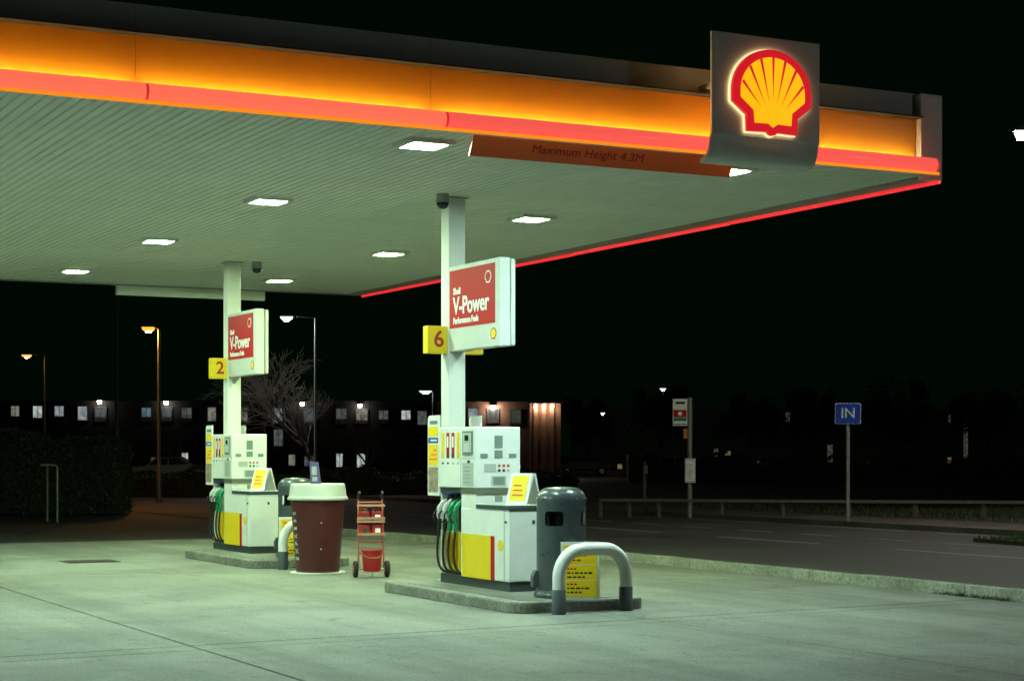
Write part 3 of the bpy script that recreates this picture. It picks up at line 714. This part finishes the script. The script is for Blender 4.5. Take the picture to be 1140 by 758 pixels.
lamp(1140, 149, 36, -.6, 'led_road', 'bright white street lamp cut by the right edge of the picture', head=(.42, .22), polepx=1174)
nl = lamp(1140, 149, 36, -.6, 'led_road', 'next white street lamp of the roadside row, outside the picture', head=(.42, .22), polepx=1174)
nl.location = (26.6, .5, 0); nl.rotation_euler = (0, 0, 0)
x, y = far(130, 50)
t = thing('dark_column', (x, y, 0), 'slim dark column rising from the hedge end to the canopy', 'column')
MB().tube([(0, 0, -.03), (0, 0, 2.2), (0, 0, 2.25), (0, 0, 8)], [.075, .075, .05, .04], 10).build('shaft', 'dark_pole', t); MB().box(-.5, .1, -.1, .1, 8.0, 8.1).build('head', 'dark_pole', t)

# ------------------------------------------------------------------ vegetation
def leaf_mesh(n, sample, size):
    m = MB()
    for k in range(n):
        c = Vector(sample()); s_ = size * random.uniform(.6, 1.3)
        d = Vector((random.gauss(0, 1), random.gauss(0, 1), random.gauss(0, 1))).normalized(); e = d.orthogonal().normalized()
        m.v += [tuple(c - d * s_), tuple(c + e * s_ * .45), tuple(c + d * s_), tuple(c - e * s_ * .45)]
        o = len(m.v) - 4; m.f.append((o, o + 1, o + 2, o + 3)); m.sm.append(False)
    me = bpy.data.meshes.new('leaves'); me.from_pydata(m.v, [], m.f); return me
def hedge(px0, px1, z, depth, h, n, size, leaf, lab, name='hedge', wob=.12):
    (x0, y0), (x1, y1) = far(px0, z), far(px1, z); L = math.hypot(x1 - x0, y1 - y0)
    t = thing(name, (x0, y0, 0), lab, 'hedge', None, rz=-HEAD)
    ph = [random.uniform(0, 6) for _ in range(4)]
    def wav(a): return wob * (math.sin(a * 1.3 + ph[0]) + .6 * math.sin(a * 3.1 + ph[1]) + .4 * math.sin(a * 7 + ph[2]))
    def smp():
        q = random.random(); x = random.uniform(0, L)
        if q < .40: return (x, random.uniform(0, depth), h + wav(x) + abs(random.gauss(0, .05)))
        if q < .80: return (x, -abs(random.gauss(0, .07)) + .08 * wav(x * 2), random.uniform(.0, h + wav(x)))
        return (L + random.gauss(0, .07) - .05, random.uniform(0, depth), random.uniform(0, h + wav(L)))
    me = leaf_mesh(n, smp, size); me.materials.append(MATS[leaf]); link('foliage', me, t)
    core = MB(); N = 24
    pts = [(i * (L - .1) / N, h - .12 + wav(i * (L - .1) / N)) for i in range(N + 1)]
    core.prism([(0, 0), (L - .1, 0)] + pts[::-1], 'y', .1, depth - .1).build('twig_mass', 'soil', t)
    return t
hedge(-80, 131, 47, 1.6, 1.92, 16000, .055, 'hedge_leaf', 'clipped evergreen hedge at the left edge behind the forecourt')
hedge(136, 470, 66, 1.4, .85, 9000, .07, 'bush_leaf', 'low dark hedge across the far car park', wob=.12)
hedge(480, 640, 70, 1.4, .8, 5000, .07, 'bush_leaf', 'low dark shrub row behind the nearer pump and bin', wob=.15)
hedge(700, 1190, 95, 2, 1.3, 8000, .1, 'bush_leaf', 'dark shrub belt behind the knee rail at right', wob=.3)

def bare_tree(px, z, h, lab, seed, lean=0, levels=5, trunk=.16, spread=.55, turn=0):
    rnd = random.Random(seed); x, y = far(px, z)
    t = thing('bare_tree', (x, y, 0), lab, 'tree', 'bare trees in the car park', rz=turn - HEAD)
    tm = MB(); bmx = MB()
    def grow(p, d, l, r, lev):
        k = 3; pts = [p]; dd = d.copy()
        for i in range(k):
            dd = (dd + Vector((rnd.gauss(0, .10), rnd.gauss(0, .10), .05 + rnd.gauss(0, .06)))).normalized(); pts.append(pts[-1] + dd * l / k)
        (tm if lev == 0 else bmx).tube(pts, [r * (1 - .38 * i / k) for i in range(k + 1)], 8 if lev == 0 else (5 if lev < 3 else 3), cap=False)
        if lev >= levels: return
        n = 4 if lev < 2 else 3
        for i in range(n):
            f = 1 if i == 0 else rnd.uniform(.35, 1); q = pts[0].lerp(pts[-1], f) if f < 1 else pts[-1]
            if f < 1:
                idx = f * k; a = int(idx); q = pts[a].lerp(pts[min(a + 1, k)], idx - a)
            ax = dd.orthogonal().normalized(); ax.rotate(Matrix.Rotation(rnd.uniform(0, 6.28), 3, dd))
            nd = (dd + ax * rnd.uniform(spread * .6, spread * 1.5)).normalized()
            grow(q, nd, l * rnd.uniform(.62, .82), max(.008, r * .56), lev + 1)
    grow(Vector((0, 0, -.03)), Vector((lean, 0, 1)).normalized(), h * .30, trunk, 0)
    tm.build('trunk', 'bark', t); bmx.build('crown', 'bark', t)
bare_tree(352, 81, 7.4, 'bare spreading tree under the white street lamp right of far pillar', 3, trunk=.13, spread=.62, levels=6, lean=.12, turn=math.pi)
bare_tree(205, 110, 5.2, 'thin bare tree before the lit windows left of far pump', 5, levels=4, trunk=.10)
bare_tree(108, 120, 5.0, 'thin bare tree in front of the lit office windows at far left', 11, levels=4, trunk=.10)
bare_tree(408, 105, 5.0, 'thin bare tree before windows between the two pumps', 14, levels=4, trunk=.10)
bare_tree(20, 125, 5.2, 'bare tree silhouetted against the leftmost lit window', 21, levels=4, trunk=.09)

# ------------------------------------------------------------------ metal hoop rail before the hedge
x, y = far(46, 42)
t = thing('hoop_rail', (x, y, 0), 'thin grey tubular rail standing before the hedge', 'rail', rz=-HEAD)
MB().tube([(0, 0, hgt(517.5, 42)), (.29, 0, hgt(517.5, 42)), (.35, 0, hgt(518.5, 42)), (.37, 0, hgt(521, 42)), (.37, 0, -.03)], .026, 10).build('tube', 'pole_grey', t)
MB().tube([(0, 0, hgt(517.5, 42)), (0, .5, hgt(517.5, 42)), (0, .55, hgt(520, 42)), (0, .55, -.03)], .026, 10).build('tube', 'pole_grey', t)

# ------------------------------------------------------------------ offices behind
def wmat(i, c, s_):
    m = mat('window_lit_%d' % i, (.02, .02, .02), .2, emit=c, strength=s_); nt = m.node_tree; b = nt.nodes['Principled BSDF']
    tc = nt.nodes.new('ShaderNodeTexCoord'); n = nt.nodes.new('ShaderNodeTexNoise'); n.inputs['Scale'].default_value = 2.6; n.inputs['Detail'].default_value = 4
    rp = nt.nodes.new('ShaderNodeValToRGB'); rp.color_ramp.elements[0].position = .38; rp.color_ramp.elements[1].position = .62       # desks, blinds and people inside the lit rooms
    rp.color_ramp.elements[0].color = (*[q * .45 for q in c], 1); rp.color_ramp.elements[1].color = (*c, 1)
    nt.links.new(tc.outputs['Object'], n.inputs['Vector']); nt.links.new(n.outputs['Fac'], rp.inputs['Fac']); nt.links.new(rp.outputs['Color'], b.inputs['Emission Color'])
    return m
wmat(0, (.85, .95, .9), .55); wmat(1, (.8, .9, .95), .35); wmat(2, (.9, .85, .7), .22); wmat(3, (.35, .6, .75), .28); wmat(4, (.6, .7, .68), .13)
wmat(5, (.5, .55, .4), .10); wmat(6, (.75, .60, .2), .22); wmat(7, (.4, .5, .6), .14)
BZ = 140
def office(px0, px1, z, top, wins, lab, lamps=(), wall='dark_wall', roof=True):
    x, y = far(px0, z); L = (px1 - px0) * z / 2025; k = z / 2025
    t = thing('office_building', (x, y, 0), lab, 'building', rz=-HEAD)
    H = hgt(top, z)
    MB().box(0, L, 0, 12, -.5, H).build('wall', wall, t)
    if roof: MB().prism([(-.4, H), (12.4, H), (11, H + 1.0), (1.0, H + 1.0)], 'x', -.5, L + .5).build('roof', 'roof', t)
    for (cx, cy, w_, h_, m_) in wins:
        X = (cx - px0) * k; Z = hgt(cy, z); a, b = w_ * k / 2, h_ * k / 2
        fr = MB()
        for (x0, x1, z0, z1) in ((-a - .07, -a, -b - .07, b + .07), (a, a + .07, -b - .07, b + .07), (-a, a, b, b + .07), (-a, a, -b - .07, -b)): fr.box(X + x0, X + x1, -.08, -.001, Z + z0, Z + z1)
        f = fr.build('window', 'dark_pole', t)
        MB().box(X - a, X + a, -.03, -.002, Z - b, Z + b).build('pane', m_, f)
        if h_ > 9 and random.random() < .8:
            q = random.uniform(.25, .6)
            MB().box(X - a, X + a, -.05, -.031, Z - b, Z - b + 2 * b * random.choice((.12, .2, .3))).build('blind', 'dark_pole', f)
            MB().box(X - .02, X + .02, -.055, -.051, Z - b, Z + b).build('glazing_bar', 'dark_pole', f)
    for (cx, cy, m_) in lamps:
        X = (cx - px0) * k; Z = hgt(cy, z)
        lf_ = MB().box(X - .16, X + .16, -.55, -.001, Z + .13, Z + .17).build('lamp_bracket', 'dark_pole', t)
        MB().prism([(X - .15, Z + .129), (X + .15, Z + .129), (X + .11, Z - .09), (X - .11, Z - .09)], 'y', -.52, -.30).build('lamp', m_, lf_)
    return t
L0, L1, L2, L3, L4 = ['window_lit_%d' % i for i in range(5)]
up = [(17, 460, 9, 16, L2), (42, 460, 10, 16, L0), (66, 460, 10, 16, L1), (92, 460, 10, 15, L1), (112, 461, 12, 15, L4), (163, 461, 10, 14, L3), (186, 461, 10, 14, L4), (208, 461, 11, 14, L4), (236, 461, 9, 15, L2), (271, 462, 9, 17, L2), (309, 463, 10, 17, L1), (345, 463, 13, 17, L4), (380, 463, 11, 16, L4), (403, 463, 12, 15, L2), (427, 464, 10, 14, L4), (452, 464, 10, 14, L0), (470, 465, 10, 15, L4)]
lo = [(134, 517, 6, 6, L2), (172, 515, 8, 12, 'window_lit_5'), (206, 512, 7, 16, L0), (310, 491, 10, 26, L4), (325, 512, 7, 12, L2), (345, 514, 12, 12, L4), (378, 514, 7, 18, L0), (402, 514, 9, 18, L0)]
office(-60, 480, BZ, 446, up + lo, 'long dark two storey office block with lit windows behind the pumps', [(112, 448, 'wall_lamp'), (186, 449, 'wall_lamp'), (337, 450, 'wall_lamp'), (401, 452, 'wall_lamp')], 'brick_unlit', False)
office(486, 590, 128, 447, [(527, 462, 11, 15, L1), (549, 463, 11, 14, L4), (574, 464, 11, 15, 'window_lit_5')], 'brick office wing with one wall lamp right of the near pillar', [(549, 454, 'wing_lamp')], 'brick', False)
# entrance tower with three lit piers
z = 118; x, y = far(590, z); k = z / 2025
t = thing('entrance_tower', (x, y, 0), 'brick entrance tower with three downlit piers right of the nearer pump', 'building', rz=-HEAD)
H = hgt(449, z)
MB().box(0, 2.0, .30, 3, -.5, H).build('wall', 'brick', t); MB().box(-.15, 2.1, -.25, 3.2, H, H + .12).build('roof', 'roof', t)
for px in (596.5, 605.5, 614.5):
    X = (px - 590) * k
    MB().box(X - .14, X + .14, .10, .29, -.5, H - .001).build('pier', 'brick', t)
    MB().prism([(X - .1, H - .17), (X + .1, H - .17), (X + .07, H - .30), (X - .07, H - .30)], 'y', -.2, -.05).build('downlight', 'tower_lamp', t)
for X in (.35, 1.25): MB().box(X, X + .3, .27, .299, 1.2, 2.4).build('doorway', 'roof', t)
w5, w6, w7 = 'window_lit_5', 'window_lit_6', 'window_lit_7'
office(640, 1260, 190, 455, [(877, 465, 5, 12, w5), (902, 463, 6, 10, w5), (926, 462, 4, 5, w7), (924, 510, 6, 30, w5), (975, 522, 22, 16, w5), (1038, 520, 4, 18, w5), (1057, 520, 4, 22, w6), (1057, 466, 3, 8, w5), (1075, 490, 5, 70, w5), (810, 513, 7, 22, w6), (797, 506, 5, 14, w5), (845, 520, 4, 14, w5), (690, 520, 5, 7, w6), (664, 523, 5, 6, w6), (748, 522, 7, 5, w7)], 'almost black building mass with faint windows across the road', (), 'dark_wall', False)

# ------------------------------------------------------------------ parked cars
def make_car(m_, px, z, rz, lab):
    x, y = far(px, z); t = thing('parked_car', (x, y, -.03), lab, 'car', 'cars in the far car park', rz=rz)
    side = [(-2.1, .35), (-2.12, .62), (-2.0, .85), (-1.35, .92), (-.75, 1.38), (.55, 1.42), (1.25, 1.0), (1.95, .88), (2.1, .65), (2.08, .35)]
    b = MB().prism(side, 'y', -.84, .84).build('body', m_, t, bevel=.08)
    for s_ in (-1, 1):
        MB().prism([(-1.15, .96), (-.70, 1.31), (-.1, 1.34), (-.1, .96)], 'y', s_ * .842, s_ * .848).build('window', 'dark_glass', t)
        MB().prism([(-.02, .96), (-.02, 1.34), (.5, 1.34), (1.05, 1.0)], 'y', s_ * .842, s_ * .848).build('window', 'dark_glass', t)
        for xx in (-1.3, 1.3):
            wh = MB().tube([(xx, s_ * .66, .32), (xx, s_ * .70, .32), (xx, s_ * .84, .32), (xx, s_ * .87, .32)], [.29, .32, .32, .28], 20).build('wheel', 'tyre', t)
            MB().tube([(xx, s_ * .86, .32), (xx, s_ * .876, .32)], .19, 14).build('rim', 'metal', wh)
        MB().box(2.02, 2.115, s_ * .55 - .16, s_ * .55 + .16, .66, .78).build('headlight', 'button_grey', t)
        MB().box(-2.13, -2.03, s_ * .58 - .15, s_ * .58 + .15, .68, .82).build('tail_light', 'red_print', t)
    MB().add([(.64, -.7, 1.40), (.64, .7, 1.40), (1.2, .76, 1.05), (1.2, -.76, 1.05)], [(0, 1, 2, 3)]).build('windscreen', 'dark_glass', t, (.03, 0, .02))
make_car('car_silver', 190, 104, -HEAD + .1, 'parked car by the office left of the far pump')
make_car('car_dark', 650, 135, -HEAD, 'dark parked car far behind the litter bin')
make_car('car_silver', 748, 112, -HEAD + .2, 'silver car left of the bus stop pole')
make_car('car_yellow', 790, 104, -HEAD - .15, 'yellow marked car right of the bus stop pole')
make_car('car_dark', 880, 118, -HEAD, 'dark car almost lost beyond the knee rail')

# ------------------------------------------------------------------ dark trees beyond the road
def dark_tree(px, z, top, wd, lab, seed):
    rnd = random.Random(seed); x, y = far(px, z); H = hgt(top, z); W = wd * z / 2025 / 2
    t = thing('dark_tree', (x, y, 0), lab, 'tree', 'dark trees beyond the road', rz=-HEAD)
    MB().tube([(0, 0, -.1), (.1, 0, H * .4), (0, .1, H * .85)], [.22, .16, .05], 8).build('trunk', 'bark', t)
    cl = [(rnd.uniform(-W, W) * .75, rnd.uniform(-W, W) * .6, H * rnd.uniform(.42, .88), rnd.uniform(.18, .38) * W) for _ in range(26)]
    for q in range(8):
        c = cl[q]; MB().tube([(0, 0, H * rnd.uniform(.25, .5)), (c[0] * .5, c[1] * .5, c[2] * .85), c[:3]], [.08, .05, .02], 5).build('limb', 'bark', t)
    def smp():
        c = rnd.choice(cl); d = Vector((rnd.gauss(0, 1), rnd.gauss(0, 1), rnd.gauss(0, 1))).normalized() * c[3] * rnd.random() ** .4
        return (c[0] + d.x, c[1] + d.y, min(H * 1.02, c[2] + d.z * 1.2))
    me = leaf_mesh(5000, smp, .16); me.materials.append(MATS['bush_leaf']); link('crown', me, t)
for a in ((655, 186, 440, 60, 'dark leafy tree right of the entrance tower', 1), (735, 172, 424, 75, 'dark leafy tree behind the bus stop', 2), (835, 168, 438, 80, 'dark leafy tree between the bus stop and the IN sign', 3),
          (905, 175, 428, 70, 'dark leafy tree just left of the IN sign', 4), (1000, 165, 418, 90, 'tall dark leafy tree right of the IN sign', 5), (1100, 160, 430, 95, 'dark leafy tree near the right edge', 6)): dark_tree(*a)
